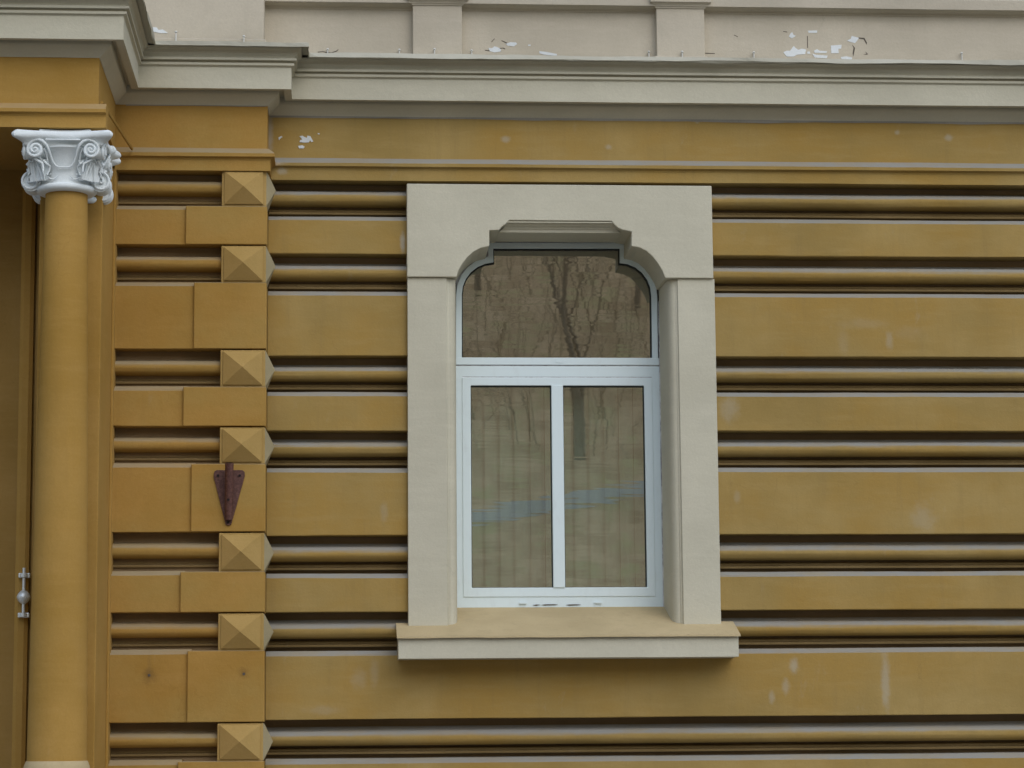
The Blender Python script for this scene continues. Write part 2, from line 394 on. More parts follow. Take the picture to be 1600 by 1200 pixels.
def groove(x0, x1, zt, zb, y0, parent, mat, seed):
    """roll moulding and fillets sunk between two courses; zt = soffit of the course above, zb = top of the one below"""
    h = zt - zb; r = h * .178; zc = zt - h * .455; yc = y0 + .058
    prof = [(yc + .060, zt - h * .17), (yc + .050, zt - h * .205), (yc + .034, zt - h * .238), (yc + .016, zc + r * 1.10)]
    for k in range(17):
        t = math.radians(82 - 172 * k / 16); prof.append((yc - r * 1.1 * math.cos(t), zc + r * math.sin(t)))
    prof += [(yc + .012, zc - r * 1.02), (yc + .060, zc - r * 1.05)]
    run('roll_moulding', prof, x0, x1, mat, parent, .07, .0022, seed, smooth=50)
    zf = zc - r - h * .10
    fil = [(y0 + .122, zf + .012), (y0 + .108, zf + .008), (y0 + .100, zf + .002), (y0 + .098, zf - .006), (y0 + .100, zf - .010), (y0 + .086, zf - .013), (y0 + .080, zf - .019), (y0 + .082, zf - .026), (y0 + .122, zf - .028)]
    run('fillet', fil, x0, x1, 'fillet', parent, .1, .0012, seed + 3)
def course(name, x0, x1, zt, zb, y0, parent, mat, seed, bev=True, deep=.128):
    if bev: prof = [(y0 + .003, zb), (y0, zb + .004), (y0, zt - .018), (y0 + .006, zt - .010), (y0 + .034, zt + .010), (y0 + deep, zt + .014), (y0 + deep, zb)]
    else: prof = [(y0, zb), (y0, zt), (y0 + deep, zt), (y0 + deep, zb)]
    return run(name, prof, x0, x1, mat, parent, .05, .0021, seed)

def wall_rows(x0, x1, seed0, lo=0, hi=9):
    for k in range(lo, hi):
        groove(x0, x1, G[k][0], G[k][1], 0, wall, 'ochre', seed0 + k * 5)
        if k < hi - 1: course('wall_course', x0, x1, G[k][1], G[k + 1][0], 0, wall, 'ochre', seed0 + 100 + k * 3)
XW0 = X_PR + .002
wall_rows(XW0, win_l, 1, 0, 5); wall_rows(win_r, X_R, 40, 0, 5)
z5 = [G[4][1], G[5][0]]
course('wall_course', XW0, win_l, G[4][1], G[5][0], 0, wall, 'ochre', 77); course('wall_course', win_r, X_R, G[4][1], G[5][0], 0, wall, 'ochre', 79)
groove(XW0, win_l, G[5][0], G[5][1], 0, wall, 'ochre', 81); groove(win_r, X_R, G[5][0], G[5][1], 0, wall, 'ochre', 83)
course('wall_course', XW0, X_R, G[5][1], G[6][0], 0, wall, 'ochre', 85)
groove(XW0, X_R, G[6][0], G[6][1], 0, wall, 'ochre', 87)
course('wall_course', XW0, X_R, G[6][1], G[7][0], 0, wall, 'ochre', 89)
groove(XW0, X_R, G[7][0], G[7][1], 0, wall, 'ochre', 91)
course('wall_course', XW0, X_R, G[7][1], G[8][0], 0, wall, 'ochre', 93)
groove(XW0, X_R, G[8][0], G[8][1], 0, wall, 'ochre', 95)
course('plinth', XW0, X_R, G[8][1], 0.0, -.03, wall, 'ochre', 97, deep=.17)

# ---- entablature: one set of profiles carried round porch, pier and wall
path = [(X_L, YPO), (X_PO, YPO), (X_PO, YP), (X_PR, YP), (X_PR, 0), (X_R, 0)]
RUNS = [(0, 2), (2, 4), (4, 5)]
z_arb, z_ar2, z_ar1, z_art = zz(286, -.02), zz(270.5, -.02), zz(264.5, -.04), zz(254.5, -.03)
z_sof = zz(187.5, 0)
arch = [(-.11, z_arb), (.018, z_arb), (.018, z_ar2), (.022, z_ar2 + .010), (.032, z_ar1 - .004), (.042, z_ar1), (.042, z_art - .022), (.036, z_art - .014), (.006, z_art + .014), (-.11, z_art + .016)]
ent = empty('entablature', (0, 0, 0), B)
for k, (a, b) in enumerate(RUNS):
    mt = 'ochre_p' if k == 0 else ('quoin' if k == 1 else 'ochre')
    if k == 0: sweep('architrave', arch, [(X_L, YPO), (X_PO + .042, YPO)], 0, 1, mt, ent, amp=.0016, seed=1)
    else: sweep('architrave', arch, path[2:], a - 2, b - 2, mt, ent, amp=.0016, seed=k * 9)
    fz = [(-.10, z_art - .01), (0, z_art - .01), (0, z_sof + .03), (-.10, z_sof + .03)]
    sweep('frieze', fz, path, a, b, mt, ent, amp=.002, seed=k * 9 + 4)
z_dr = zz(168.5, -.066)
fa0, fa1 = zz(161.8, -.137), zz(129.0, -.137)
y1, y2, y3, y4 = zz(126.0, -.153), zz(122.5, -.153), zz(118.2, -.167), zz(114.8, -.167)
cy0, cy1, fl0, fl1 = zz(114.0, -.170), zz(98.0, -.20), zz(97.0, -.225), zz(90.0, -.225)
cor = [(-.05, z_sof), (.004, z_sof), (.010, z_sof + .006), (.062, z_dr - .008), (.066, z_dr), (.068, z_dr + .040), (.092, z_dr + .040), (.095, fa0 + .001), (.137, fa0), (.137, fa1),
       (.143, fa1 + .003), (.153, y1), (.153, y2), (.140, y2 + .004), (.140, y3 - .002), (.167, y3), (.167, y4), (.152, y4 + .005), (.156, cy0 + .01), (.168, cy0 + .026), (.174, cy0 + .040), (.184, cy1 - .008), (.192, cy1 - .002), (.194, cy1 + .004), (-.05, cy1 + .03)]
cornice = empty('cornice', (0, 0, 0), B)
for k, (a, b) in enumerate(RUNS):
    sweep('cornice_moulding', cor, path, a, b, 'cream', cornice, amp=.0012, seed=k * 7 + 2)
# sheet metal flashing: thin, wavy
flp = [(-.02, fl1 + .05), (.215, fl1), (.236, fl1 - .002), (.238, fl0 - .001), (.231, fl0 - .004), (.228, fl0), (.228, fl1 - .014), (-.02, fl1 + .036)]
for k, (a, b) in enumerate(RUNS):
    f = sweep('flashing', flp, path, a, b, 'galv', cornice, amp=.0085, seed=k * 7 + 60, step=.05)
# ragged paint edge where soffit meets the wall frieze
for (xa, xb, yy, sd_) in ((X_PR + .01, X_R, 0, 5), (xx(190, YP), X_PR - .004, YP, 6)):
    V = []; Fc = []; n = int((xb - xa) / .03)
    for i in range(n + 1):
        x = xa + (xb - xa) * i / n
        V += [(x, yy - .0035, z_sof + .004), (x, yy - .0035, z_sof - (.010 if yy == 0 else .004) - abs(wob(x, sd_, .010 if yy == 0 else .004)))]
    for i in range(n): Fc.append((2 * i, 2 * i + 1, 2 * i + 3, 2 * i + 2))
    mesh_obj('paint_edge', V, Fc, 'soffit', ent)

# ---- porch mass behind entablature: ceiling beam block and core
porch = empty('porch', (0, 0, 0), B)
MB().box(X_L, X_PO - .02, YPO + .09, YP + .05, z_arb + .004, z_sof + .2).build('porch_ceiling', 'ochre_p', porch)
MB().box(X_L, X_PR - .02, YP + .09, .13, z_arb + .01, fl1 + .05).build('lintel_core', 'ochre_p', ent)

# ---- parapet above the cornice
par = empty('parapet', (0, 0, 0), B)
YA = .03
z_mc, z_mb = zz(22.5, YA), zz(16, YA - .02)
z_lb, z_lt = zz(10.8, YA - .07), zz(-4, YA - .07)
parbase = fl1 + .03
XB1 = xx(412, YP, 30)
MB().box(XB1 - .05, X_R, YA, .55, parbase, 7.5).build('parapet_wall', 'cream_up', par)
MB().box(X_L, XB1, YP + .02, .55, parbase, 7.5).build('pedestal_block', 'cream_up', par, bevel=.006)
MB().box(X_PO - .05, XB1 + .012, YP - .004, YP + .2, parbase, zz(61, YP, 380)).build('base_course', 'cream_up', par, bevel=.004)
string = [(YA + .02, z_mc), (YA - .006, z_mc), (YA - .006, z_mc + .012), (YA - .012, z_mc + .018), (YA - .03, z_mb), (YA - .05, z_mb + .012), (YA - .07, z_lb), (YA - .07, z_lt), (YA - .055, z_lt + .03), (YA + .02, z_lt + .06)]
run('string_course', string, XB1 + .001, X_R, 'cream_up', par, .1, .0014, 9)
for (ua, ub) in ((645, 722), (1026, 1101), (1445 + 100, 0)):
    if not ub: continue
    yy = YA - .055; xa, xb = xx(ua, yy, 50), xx(ub, yy, 50)
    MB().box(xa, xb, yy, YA + .01, parbase, zz(14.5, yy)).build('pedestal', 'cream_up', par, bevel=.004)
    capp = [(0, zz(14.5, yy)), (.006, zz(14.5, yy)), (.008, zz(12.5, yy)), (.012, zz(11.5, yy)), (.026, zz(5.5, yy - .03)), (.038, zz(3.8, yy - .04)), (.038, zz(-14, yy - .04)), (0, zz(-14, yy - .04))]
    pth = [(xa, YA + .005), (xa, yy), (xb, yy), (xb, YA + .005)]
    sweep('pedestal_cap', capp, pth, 0, 3, 'cream_up', par, amp=.0006, step=.3)
    MB().box(xa + .001, xb - .001, yy + .001, YA + .01, zz(15, yy), zz(-14, yy)).build('pedestal_core', 'cream_up', par)
    MB().box(xa - .012, xb + .012, yy - .006, YA + .01, parbase, zz(87.5, yy, ua)).build('pedestal_foot', 'cream_up', par, bevel=.003)
# nail hooks standing along the flashing
for (u, v, Y) in ((512, 82, YA), (624, 83, YA), (679, 82, YA - .055), (737, 84, YA), (1014, 86, YA), (1066, 86, YA - .055), (1178, 87, YA), (1503, 88, YA), (275, 55, YP), (381, 62, YP)):
    p = at(u, v, Y - .02); mb = MB()
    mb.tube([p + Vector((0, 0, -.04)), p + Vector((0, 0, .012)), p + Vector((0, .018, .024))], .0036, 6)
    mb.tube([p + Vector((0, -.003, .014)), p + Vector((0, .004, .022))], .0075, 8)
    mb.build('nail_hook', 'wire', par, 40)
# flaked paint: bare undercoat seen through, and the curled cracks beside it
def flake(pts, o, s, Y, name='bare_patch', mat='white_flake', parent=par, th=.002):
    poly = [];
    for (a, b) in pts: p = at(o[0] + a / s, o[1] + b / s, Y); poly.append((p.x, p.z))
    MB().prism_xz(poly, Y - th, Y + .004).build(name, mat, parent)
o8 = (1000, 0); s8 = 2.667
for pts in ([(597, 218), (612, 211), (625, 212), (640, 192), (648, 200), (660, 208), (674, 203), (692, 206), (688, 226), (655, 228), (640, 236), (612, 236)],
            [(620, 152), (627, 140), (634, 134), (640, 146), (650, 150), (632, 160)], [(700, 128), (738, 127), (738, 137), (702, 137)],
            [(718, 224), (735, 229), (782, 232), (778, 243), (728, 240)], [(795, 190), (840, 187), (838, 203), (826, 204), (828, 222), (797, 222)],
            [(862, 170), (878, 162), (882, 150), (912, 158), (906, 168), (896, 180), (880, 176)], [(724, 212), (738, 205), (748, 212), (780, 214), (776, 221), (728, 220)],
            [(696, 216), (706, 214), (710, 224), (698, 225)], [(836, 238), (860, 235), (884, 240), (882, 248), (840, 246)]):
    flake(pts, o8, s8, YA)
for pts in ([(910, 156), (935, 158), (946, 178), (944, 186), (932, 164), (908, 160)], [(884, 186), (896, 200), (892, 222), (888, 236), (886, 222), (890, 200)], [(597, 130), (612, 132), (614, 135), (596, 132)],
            [(940, 215), (950, 226), (944, 228), (930, 228), (944, 225)], [(696, 150), (699, 150), (700, 200), (697, 200)], [(392, 145), (408, 152), (407, 154), (391, 147)], [(270, 220), (312, 222), (312, 225), (270, 223)]):
    flake(pts, o8, s8, YA, 'crack', 'crack', par, .0012)
o3 = (400, 0); s3 = 4.0
for pts in ([(1452, 300), (1475, 302), (1490, 290), (1512, 296), (1530, 308), (1530, 322), (1490, 328), (1462, 320)], [(1560, 275), (1590, 264), (1625, 266), (1632, 276), (1612, 290), (1575, 286)],
            [(1770, 320), (1820, 326), (1880, 338), (1880, 350), (1800, 342), (1772, 334)], [(1700, 280), (1715, 278), (1718, 286), (1702, 288)]):
    flake(pts, o3, s3, YA)
for pts in ([(1535, 252), (1555, 260), (1570, 268), (1566, 272), (1550, 264), (1534, 256)], [(1430, 312), (1455, 314), (1470, 306), (1470, 312), (1455, 319), (1432, 316)], [(1510, 302), (1545, 298), (1558, 304), (1556, 308), (1542, 302), (1512, 308)],
            [(385, 324), (420, 320), (440, 326), (470, 328), (500, 318), (514, 308), (516, 311), (502, 324), (470, 332), (438, 330), (420, 324), (388, 328)], [(1470, 262), (1490, 240), (1492, 243), (1473, 264)]):
    flake(pts, o3, s3, YA, 'crack', 'crack', par, .0012)
fr = 0.0
for pts in ([(272, 852), (290, 848), (302, 856), (318, 862), (322, 848), (340, 852), (350, 870), (358, 884), (346, 888), (338, 876), (330, 890), (300, 892), (272, 888), (276, 876), (290, 872)], [(262, 912), (290, 908), (304, 918), (296, 928), (270, 928)],
            [(140, 860), (158, 850), (166, 856), (152, 866), (144, 876)], [(386, 832), (398, 834), (396, 840), (386, 838)]):
    flake(pts, o3, s3, fr - .002, 'bare_patch', 'white_flake', ent)
b0 = (170, 0); 
flake([(232, 146), (250, 150), (262, 136), (282, 138), (290, 150), (312, 148), (330, 160), (338, 166), (300, 166), (270, 160), (240, 156)], (157, 0), 3.2, YP + .02, 'bare_patch', 'white_flake', par, .003)

# ---- quoin pier with pyramid studs
q = empty('quoin_pier', (0, 0, 0), B)
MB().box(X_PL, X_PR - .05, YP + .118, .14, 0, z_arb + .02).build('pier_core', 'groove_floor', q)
MB().box(X_PR - .08, X_PR - .012, YP + .03, .14, 0, z_arb + .02).build('pier_side', 'quoin', q)
PR = [(263.5, 322), (381.5, 441.5), (544.5, 604.5), (665.5, 725), (830.5, 893.5), (956.5, 1017), (1128.5, 1190)]
PG = [(zz(a, YP, 330), zz(b, YP, 330)) for a, b in PR]
dz_ = PG[6][1] - G[6][1]
PG += [(G[7][0] + dz_, G[7][1] + dz_)]
xs_l = [287.5, 300, 286.5, 298.5, 285, 295.5, 284]
x_st0, x_st1 = xx(344, YP, 600), X_PR - .004
first_stud = None
for k in range(8):
    zt, zb = PG[k]
    groove(X_PL, x_st0 + .03, zt, zb, YP + .018, q, 'quoin', 200 + k * 3)
    # stud block with its pyramid
    g = .008
    box = MB(); box.box(x_st0, x_st1, YP + .004, YP + .13, zb + g * .2, zt - g)
    box.build('stud_block', 'stud', q, bevel=.004)
    cx0, cx1, cz0, cz1 = x_st0 + .016, x_st1 - .018, zb + .012, zt - .017
    mx_, mz_ = (cx0 + cx1) / 2, (cz0 + cz1) / 2; ap = (mx_ + random.uniform(-.002, .002), YP - .062, mz_ + random.uniform(-.002, .002))
    yb = YP - .006
    MB().add([(cx0, yb, cz0), (cx1, yb, cz0), (cx1, yb, cz1), (cx0, yb, cz1), ap, (cx0, YP + .02, cz0), (cx1, YP + .02, cz0), (cx1, YP + .02, cz1), (cx0, YP + .02, cz1)],
             [(0, 1, 4), (1, 2, 4), (2, 3, 4), (3, 0, 4), (0, 5, 6, 1), (1, 6, 7, 2), (2, 7, 8, 3), (3, 8, 5, 0)]).build('pyramid_stud', 'stud', q)
    # the same stud on the pier's return
    ya, yb2 = YP + .012, -.02
    my = (ya + yb2) / 2 - .03
    MB().add([(x_st1, ya, zb + .004), (x_st1, yb2, zb + .004), (x_st1, yb2, zt - g), (x_st1, ya, zt - g), (x_st1 + .052, my, (zt + zb) / 2), (x_st1 - .03, ya, zb + .004), (x_st1 - .03, yb2, zb + .004), (x_st1 - .03, yb2, zt - g), (x_st1 - .03, ya, zt - g)],
             [(0, 1, 4), (1, 2, 4), (2, 3, 4), (3, 0, 4), (0, 5, 6, 1), (1, 6, 7, 2), (2, 7, 8, 3), (3, 8, 5, 0)]).build('pyramid_stud', 'stud_side', q)
    if k < 7:
        zt2, zb2 = PG[k][1], PG[k + 1][0]
        xb = xx(xs_l[k], YP, 600) + (.006 if k % 2 else 0)
        course('pier_course', X_PL, xb + .02, zt2, zb2, YP + .020, q, 'quoin', 300 + k)
        MB().box(xb, X_PR, YP, -.001, zb2, zt2 + .002).build('quoin_block', 'quoin', q, bevel=.0045)
MB().box(X_PL, X_PR + .01, YP - .03, -.001, 0, PG[7][1]).build('pier_plinth', 'quoin', q)
for (u, v, yy) in ((233, 1055, YP + .02), (381, 1053, YP)):
    p = at(u, v, yy); MB().tube([p + Vector((0, -.003, 0)), p + Vector((0, .004, 0))], .008, 10).build('drill_hole', 'crack', q)

# ---- porch pier, column, capitals
CX, CY = at(104, 310, -1.075).x, -1.075
z_ct = zz(200.5, -1.34, 100)                                   # top of abacus
z_cb = zz(296, -1.19, 100)                            # foot of capital
z_sb = zz(1190, -1.23, 90)                            # foot of shaft
def capital_mesh(H, rb):
    """composite capital around the origin, z from 0 (neck) to H (top of abacus), rb = neck radius; U = one photo pixel there"""
    m = MB(); U = .330 / 100
    m.lathe(0, 0, [(rb * .96, -.006), (rb * 1.30, -.004), (rb * 1.42, .006), (rb * 1.45, .018), (rb * 1.40, .028), (rb * 1.26, .034), (rb * 1.22, H * .22), (rb * 1.28, H * .40), (rb * 1.44, H * .56), (rb * 1.66, H * .68), (rb * 1.80, H * .72), (rb * 1.80, H * .76)], 44)
    def ab(R_, c):
        pl = []
        for s in range(4):
            a0 = math.radians(45 + 90 * s); a1 = a0 + math.pi / 2
            p0 = Vector((math.cos(a0), math.sin(a0))) * R_; p1 = Vector((math.cos(a1), math.sin(a1))) * R_
            nin = -(p0 + p1).normalized()
            for i in range(13):
                t = .035 + .93 * i / 12; pl.append(p0.lerp(p1, t) + nin * c * (1 - (2 * t - 1) ** 2))
        return pl
    levels = [(2.62, .030, .735), (2.72, .032, .75), (2.74, .034, .78), (2.86, .038, .81), (3.16, .044, .845), (3.36, .050, .865), (3.44, .052, .895), (3.44, .052, .93), (3.36, .05, .965), (3.22, .045, .995), (1.80, .02, 1.0), (1.78, .02, 1.09)]
    k0 = None
    for (rf, c, zf) in levels:
        pl = ab(rb * rf, c); k = len(m.v); n = len(pl)
        m.v += [Vector((p.x, p.y, H * (zf + (.012 * math.sin(i * .9) if .8 < zf < .99 else 0)))) for i, p in enumerate(pl)]
        if k0 is not None: m.f += [(k0 + i, k0 + (i + 1) % n, k + (i + 1) % n, k + i) for i in range(n)]
        else: m.f.append(tuple(range(k, k + n))[::-1])
        k0 = k
    m.f.append(tuple(range(k0, k0 + n)))
    Z = lambda v: (297 - v) * U                          # photo row -> height over the neck
    for kq in range(4):
        ang = math.pi / 2 * kq; ca, sa = math.cos(ang), math.sin(ang)
        def face(a, o_, z): return Vector((a * ca + o_ * sa, a * sa - o_ * ca, z))
        def bell(a, z):                                  # front surface of the basket at (across, height)
            t = max(0, min(1, z / (H * .72))); r = rb * (1.24 + .62 * t ** 2.2)
            return max(.25 * r, math.sqrt(max(0, r * r - (a * .62) ** 2)))
        for sx in (-1, 1):
            ln = [(0, 264), (8, 263.5), (13, 261), (17, 255), (20, 247), (22.5, 239), (26, 231), (32, 225), (40, 222.5), (47, 224.5), (53, 230)]
            P = [face(sx * a * U, bell(a * U, Z(v)) + .004 + .028 * max(0, (a - 16) / 37), Z(v)) for a, v in ln]
            R_ = [.0045, .0045, .005, .0055, .006, .0065, .007, .0075, .008, .008, .008]
            vc, vz = 43.5, 238.5; oo = bell(vc * U, Z(vz)) + .030
            for i in range(1, 36):
                t = i / 35; th = math.radians(42 - 700 * t); rad = 12.6 * (1 - t) ** .80
                P.append(face(sx * (vc + rad * math.cos(th)) * U, oo + .016 * t, Z(vz - rad * math.sin(th)))); R_.append(.0080 - .0028 * t)
            m.tube(P, R_, 7)
            m.tube([face(sx * vc * U, oo - .10, Z(vz)), face(sx * vc * U, oo - .006, Z(vz)), face(sx * vc * U, oo + .002, Z(vz))], [.030, .0405, .036], 22)
            m.tube([face(sx * vc * U, oo, Z(vz)), face(sx * vc * U, oo + .016, Z(vz))], [.013, .006], 10)
            # second inner line of the rib
            m.tube([face(sx * a * U, bell(a * U, Z(v)) + .006, Z(v)) for a, v in ((24.5, 262), (25.5, 252), (27, 243), (30, 236))], [.003, .0045, .0045, .003], 5)
            # acanthus leaf: scalloped rim, hollow inside, tip curling over
            rim = [(20, 274), (26, 277), (23, 268), (22, 262), (27, 259), (31, 254), (34, 258), (37, 250), (42, 247.5), (47, 249), (51, 255), (54, 252), (57, 260), (55, 268), (58, 274)]
            m.tube([face(sx * a * U, bell(a * U, Z(v)) + .010 + .012 * math.sin(i * 1.9), Z(v)) for i, (a, v) in enumerate(rim)], [.003, .005, .0055, .006, .0065, .006, .0065, .0075, .008, .0075, .0065, .007, .006, .005, .003], 6)
            k = len(m.v); rows, cols = 6, 7
            for i in range(rows):
                for j in range(cols):
                    a = (24 + 30 * j / (cols - 1)) + 1.5 * math.sin(i * 2); v = 284 - i * (30 + 5 * math.sin(j / (cols - 1) * math.pi)) / (rows - 1)
                    hollow = math.sin(j / (cols - 1) * math.pi) * .014 * (i / (rows - 1))
                    m.v.append(face(sx * a * U, bell(a * U, Z(v)) + .010 - hollow + .004 * math.cos(j * 2.1), Z(v)))
            for i in range(rows - 1):
                for j in range(cols - 1): a = k + i * cols + j; m.f.append((a, a + 1, a + cols + 1, a + cols))
            for j0, (aa, bb) in enumerate(((30, 36), (38, 42), (46, 48))):
                m.tube([face(sx * (aa + (bb - aa) * t) * U, bell(aa * U, Z(284 - 28 * t)) + .010, Z(284 - 28 * t)) for t in (0, .25, .5, .75, 1)], [.004, .005, .0045, .004, .002], 5)
            m.tube([face(sx * a * U, bell(a * U, Z(v)) + .006, Z(v)) for a, v in ((10, 277), (16, 282), (22, 281), (27, 276))], [.002, .004, .0045, .003], 5)
            # scroll at the foot of each corner, turned outward
            if kq in (0, 2):
                lc, lz, lo = 54.5, 280.5, rb * .50
                P = []; R_ = []
                for i in range(32):
                    t = i / 31; th = math.radians(100 - 560 * t); rad = 15.8 * (1 - t) ** .72
                    P.append(face(sx * (lc + rad * math.cos(th)) * U, lo + .004 + .008 * t, Z(lz - rad * math.sin(th)))); R_.append(.0075 - .002 * t)
                m.tube(P, R_, 7); m.tube([face(sx * lc * U, lo - .05, Z(lz)), face(sx * lc * U, lo, Z(lz))], [.044, .0525], 24)
                m.tube([face(sx * (56 + 3 * math.sin(t * 9)) * U, lo + .03 + .01 * math.cos(t * 7), Z(251 + 17 * t)) for t in (0, .2, .4, .6, .8, 1)], [.008, .012, .009, .012, .010, .007], 7)
        m.tube([face(a * U, bell(0, Z(224)) + .012, Z(223.5)) for a in (-27, -12, 0, 12, 27)], .0055, 6)
    return m
Hc = z_ct - z_cb
col = empty('column', (CX, CY, 0), B)
r_top, r_bot = .110, .152
prof = []
for i in range(14):
    t = i / 13; prof.append((r_bot + (r_top - r_bot) * (t ** 1.15), z_sb + (z_cb - z_sb) * t))
o = MB().lathe(0, 0, prof, 56).build('shaft', 'ochre_p', col, 50)
cm = capital_mesh(Hc, r_top)
cap_o = cm.build('capital', 'capital', col, 48); cap_o.location = (0, 0, z_cb)
MB().lathe(0, 0, [(.155, z_sb - .20), (.20, z_sb - .20), (.205, z_sb - .14), (.18, z_sb - .11), (.170, z_sb - .07), (.168, z_sb - .03), (.160, z_sb - .008), (.156, z_sb + .001), (.15, z_sb + .002)], 48).build('base', 'sill', col, 50)
MB().box(-.22, .22, -.22, .22, 0.0, z_sb - .20).build('pedestal', 'ochre_p', col, bevel=.008)
# square respond behind the column
YR = -.86; rx1 = X_PO - .004; rx0 = at(51, 930, YR).x
resp = empty('porch_pier', (rx0, YR, 0), B)
MB().box(0, rx1 - rx0, 0, YP + .10 - YR, 0, z_arb + .002).build('shaft', 'ochre_p', resp, bevel=.005)
MB().box(-.04, rx1 - rx0 + .012, -.03, .09, z_arb - .55, z_arb - .50)
cm2 = bpy.data.objects.new('capital', cap_o.data); COL.objects.link(cm2); cm2.parent = resp
cm2.location = (CX - rx0 + .004, .04, z_cb + .002); cm2.scale = (.93, .58, 1)
# narrow arris strip where pier and wall meet
MB().box(X_PO - .004, X_PO + .010, YP - .02, YP + .05, 0, z_arb).build('corner_bead', 'ochre_p', porch, bevel=.003)
# door wall inside the porch
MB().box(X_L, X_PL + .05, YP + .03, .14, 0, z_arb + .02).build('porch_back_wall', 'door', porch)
xd0, xd1 = at(28, 700, YP).x, at(49, 700, YP).x
MB().prism_xy([(xd0, YP + .03), (xd0, YP - .01), (xd0 + .02, YP - .025), (xd1 - .02, YP - .025), (xd1, YP - .01), (xd1, YP + .03)], 0, z_arb - .1).build('door_frame', 'ochre_p', porch)
xd2 = at(66, 700, YP).x
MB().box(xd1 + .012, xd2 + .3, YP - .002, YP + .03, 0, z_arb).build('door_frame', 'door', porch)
# slanted cover strip closing the gap beside the porch architrave
a = at(159, 160, YPO + .03); b = at(206.5, 233, YP - .06)
MB().tube([a, b], .0085, 5).build('cover_strip', 'ochre_p', ent)

# ---- window surround
sur = empty('window_surround', (0, 0, 0), B)
YH, YJ, YB = -.052, -.034, .34
def pz(u, v, Y): p = at(u, v, Y); return (p.x, p.z)
xl, xr = xx(635.8, YH, 350), xx(1113.5, YH, 370)
zt, zbm = zz(288.5, YH, 870), zz(433.5, YH, 870)
def off(p, d=0): return p
inner = [pz(713.5, 433, YH)]
for (u, v) in ((716, 423), (722, 412.5), (730, 402), (739, 394), (750, 387.8), (764.5, 384.5), (764.5, 360), (779.5, 359.3), (784, 354), (790, 350), (795.5, 344), (955.5, 345.5), (960, 351), (966, 356), (972, 359), (987, 362), (986.5, 384.5), (999, 386.8), (1010, 392), (1020, 401), (1028, 411.5), (1035, 423)):
    inner.append(pz(u, v, YH))
inner.append(pz(1039.5, 434, YH))
inner[0] = (inner[0][0], zbm); inner[-1] = (inner[-1][0], zbm)
poly = [(xl, zbm), (xl, zt), (xr, zt), (xr, zbm)] + inner[::-1]
MB().prism_xz(poly, YH, YB).build('header', 'cream', sur, bevel=.0045)
# moulding in the notch over the opening
n0, n1 = pz(780, 359.8, YH), pz(971.5, 359.8, YH); t0, t1 = pz(795.5, 344, YH), pz(955.5, 345.5, YH)
pr = [(YH + .016, t0[1] + .004), (YH + .016, t0[1] - .004), (YH + .005, t0[1] - .006), (YH + .006, t0[1] - .012), (YH + .022, t0[1] - .016), (YH + .026, t0[1] - .016), (YH + .036, t0[1] - .026), (YH + .050, t0[1] - .032), (YH + .056, t0[1] - .040), (YH + .062, t0[1] - .043), (YH + .064, n0[1] + .001), (YB - .05, n0[1] + .001), (YB - .05, t0[1] + .004)]
m = MB(); nP = len(pr)
def edge_x(z, side):
    t = max(0, min(1, (z - n0[1]) / (t0[1] - n0[1])))
    return (n0[0] + (t0[0] - n0[0]) * t ** .7 - .004) if side == 0 else (n1[0] + (t1[0] - n1[0]) * t ** .7 + .004)
m.add([(edge_x(z, 0), y, z) for y, z in pr] + [(edge_x(z, 1), y, z) for y, z in pr],
      [tuple(range(nP)), tuple(range(nP, 2 * nP))[::-1]] + [(i, (i + 1) % nP, nP + (i + 1) % nP, nP + i) for i in range(nP)])
m.build('notch_moulding', 'cream', sur)
# jambs: flat face, moulded inner arris, deep reveal
xj0, xj1 = xx(637.3, YJ, 700), xx(698.5, YJ, 700)
wml = .058
def jamb(xo, xi, s):
    pl = [(xo, YJ), (xi, YJ), (xi + s * .004, YJ + .012), (xi + s * .012, YJ + .014)]
    for i in range(7):
        t = i / 6 * math.pi / 2; pl.append((xi + s * (.014 + (wml - .016) * math.sin(t)), YJ + .018 + .070 * (1 - math.cos(t))))
    pl += [(xi + s * wml, YJ + .10), (xi + s * (wml + .004), YB), (xo, YB)]
    return pl
xjr0, xjr1 = xx(1063.5, YJ, 700), xx(1121.5, YJ, 700)
MB().prism_xy(jamb(xj0, xj1, 1), zz(985, YJ) - .03, zbm - .001).build('jamb', 'cream', sur, 35, .003)
MB().prism_xy(jamb(xjr1, xjr0, -1), zz(985, YJ) - .03, zbm - .001).build('jamb', 'cream', sur, 35, .003)

# ---- sill
sl = empty('window_sill', (0, 0, 0), B)
YS = -.215
zs_back, zs_front = zz(948.5, YB, 870), zz(992, YS - .02, 870)
xs0, xs1 = xx(621.5, YS, 1000), xx(1155, YS, 1000)
def sheet():
    n = 70; V = []; Fc = []
    for i in range(n + 1):
        x = xs0 - .005 + (xs1 - xs0 + .010) * i / n; sag = wob(x, 3.3, .006) - .008 * math.exp(-((x - xs0) / .25) ** 2)
        yb_ = YB + .02 if xj1 < x < xjr0 else .02
        for (y, dz, k) in ((yb_, 0, 0), (YS * .5, 0, .3), (YS - .022, 0, 1), (YS - .024, -.010, 1), (YS - .018, -.012, 1), (YS - .016, -.003, 1), (yb_, -.006, 0)):
            z = zs_front + (zs_back - zs_front) * (y - (YS - .022)) / (YB - YS + .022) + dz + sag * k
            V.append((x, y, z))
    m_ = 7; Fc = [tuple(range(m_)), tuple(n * m_ + j for j in range(m_))[::-1]]
    for i in range(n):
        for j in range(m_): Fc.append((i * m_ + j, i * m_ + (j + 1) % m_, (i + 1) * m_ + (j + 1) % m_, (i + 1) * m_ + j))
    mesh_obj('sill_sheet', V, Fc, 'sill', sl, 30)
sheet()
zsb = zz(1027.5, YS, 870)
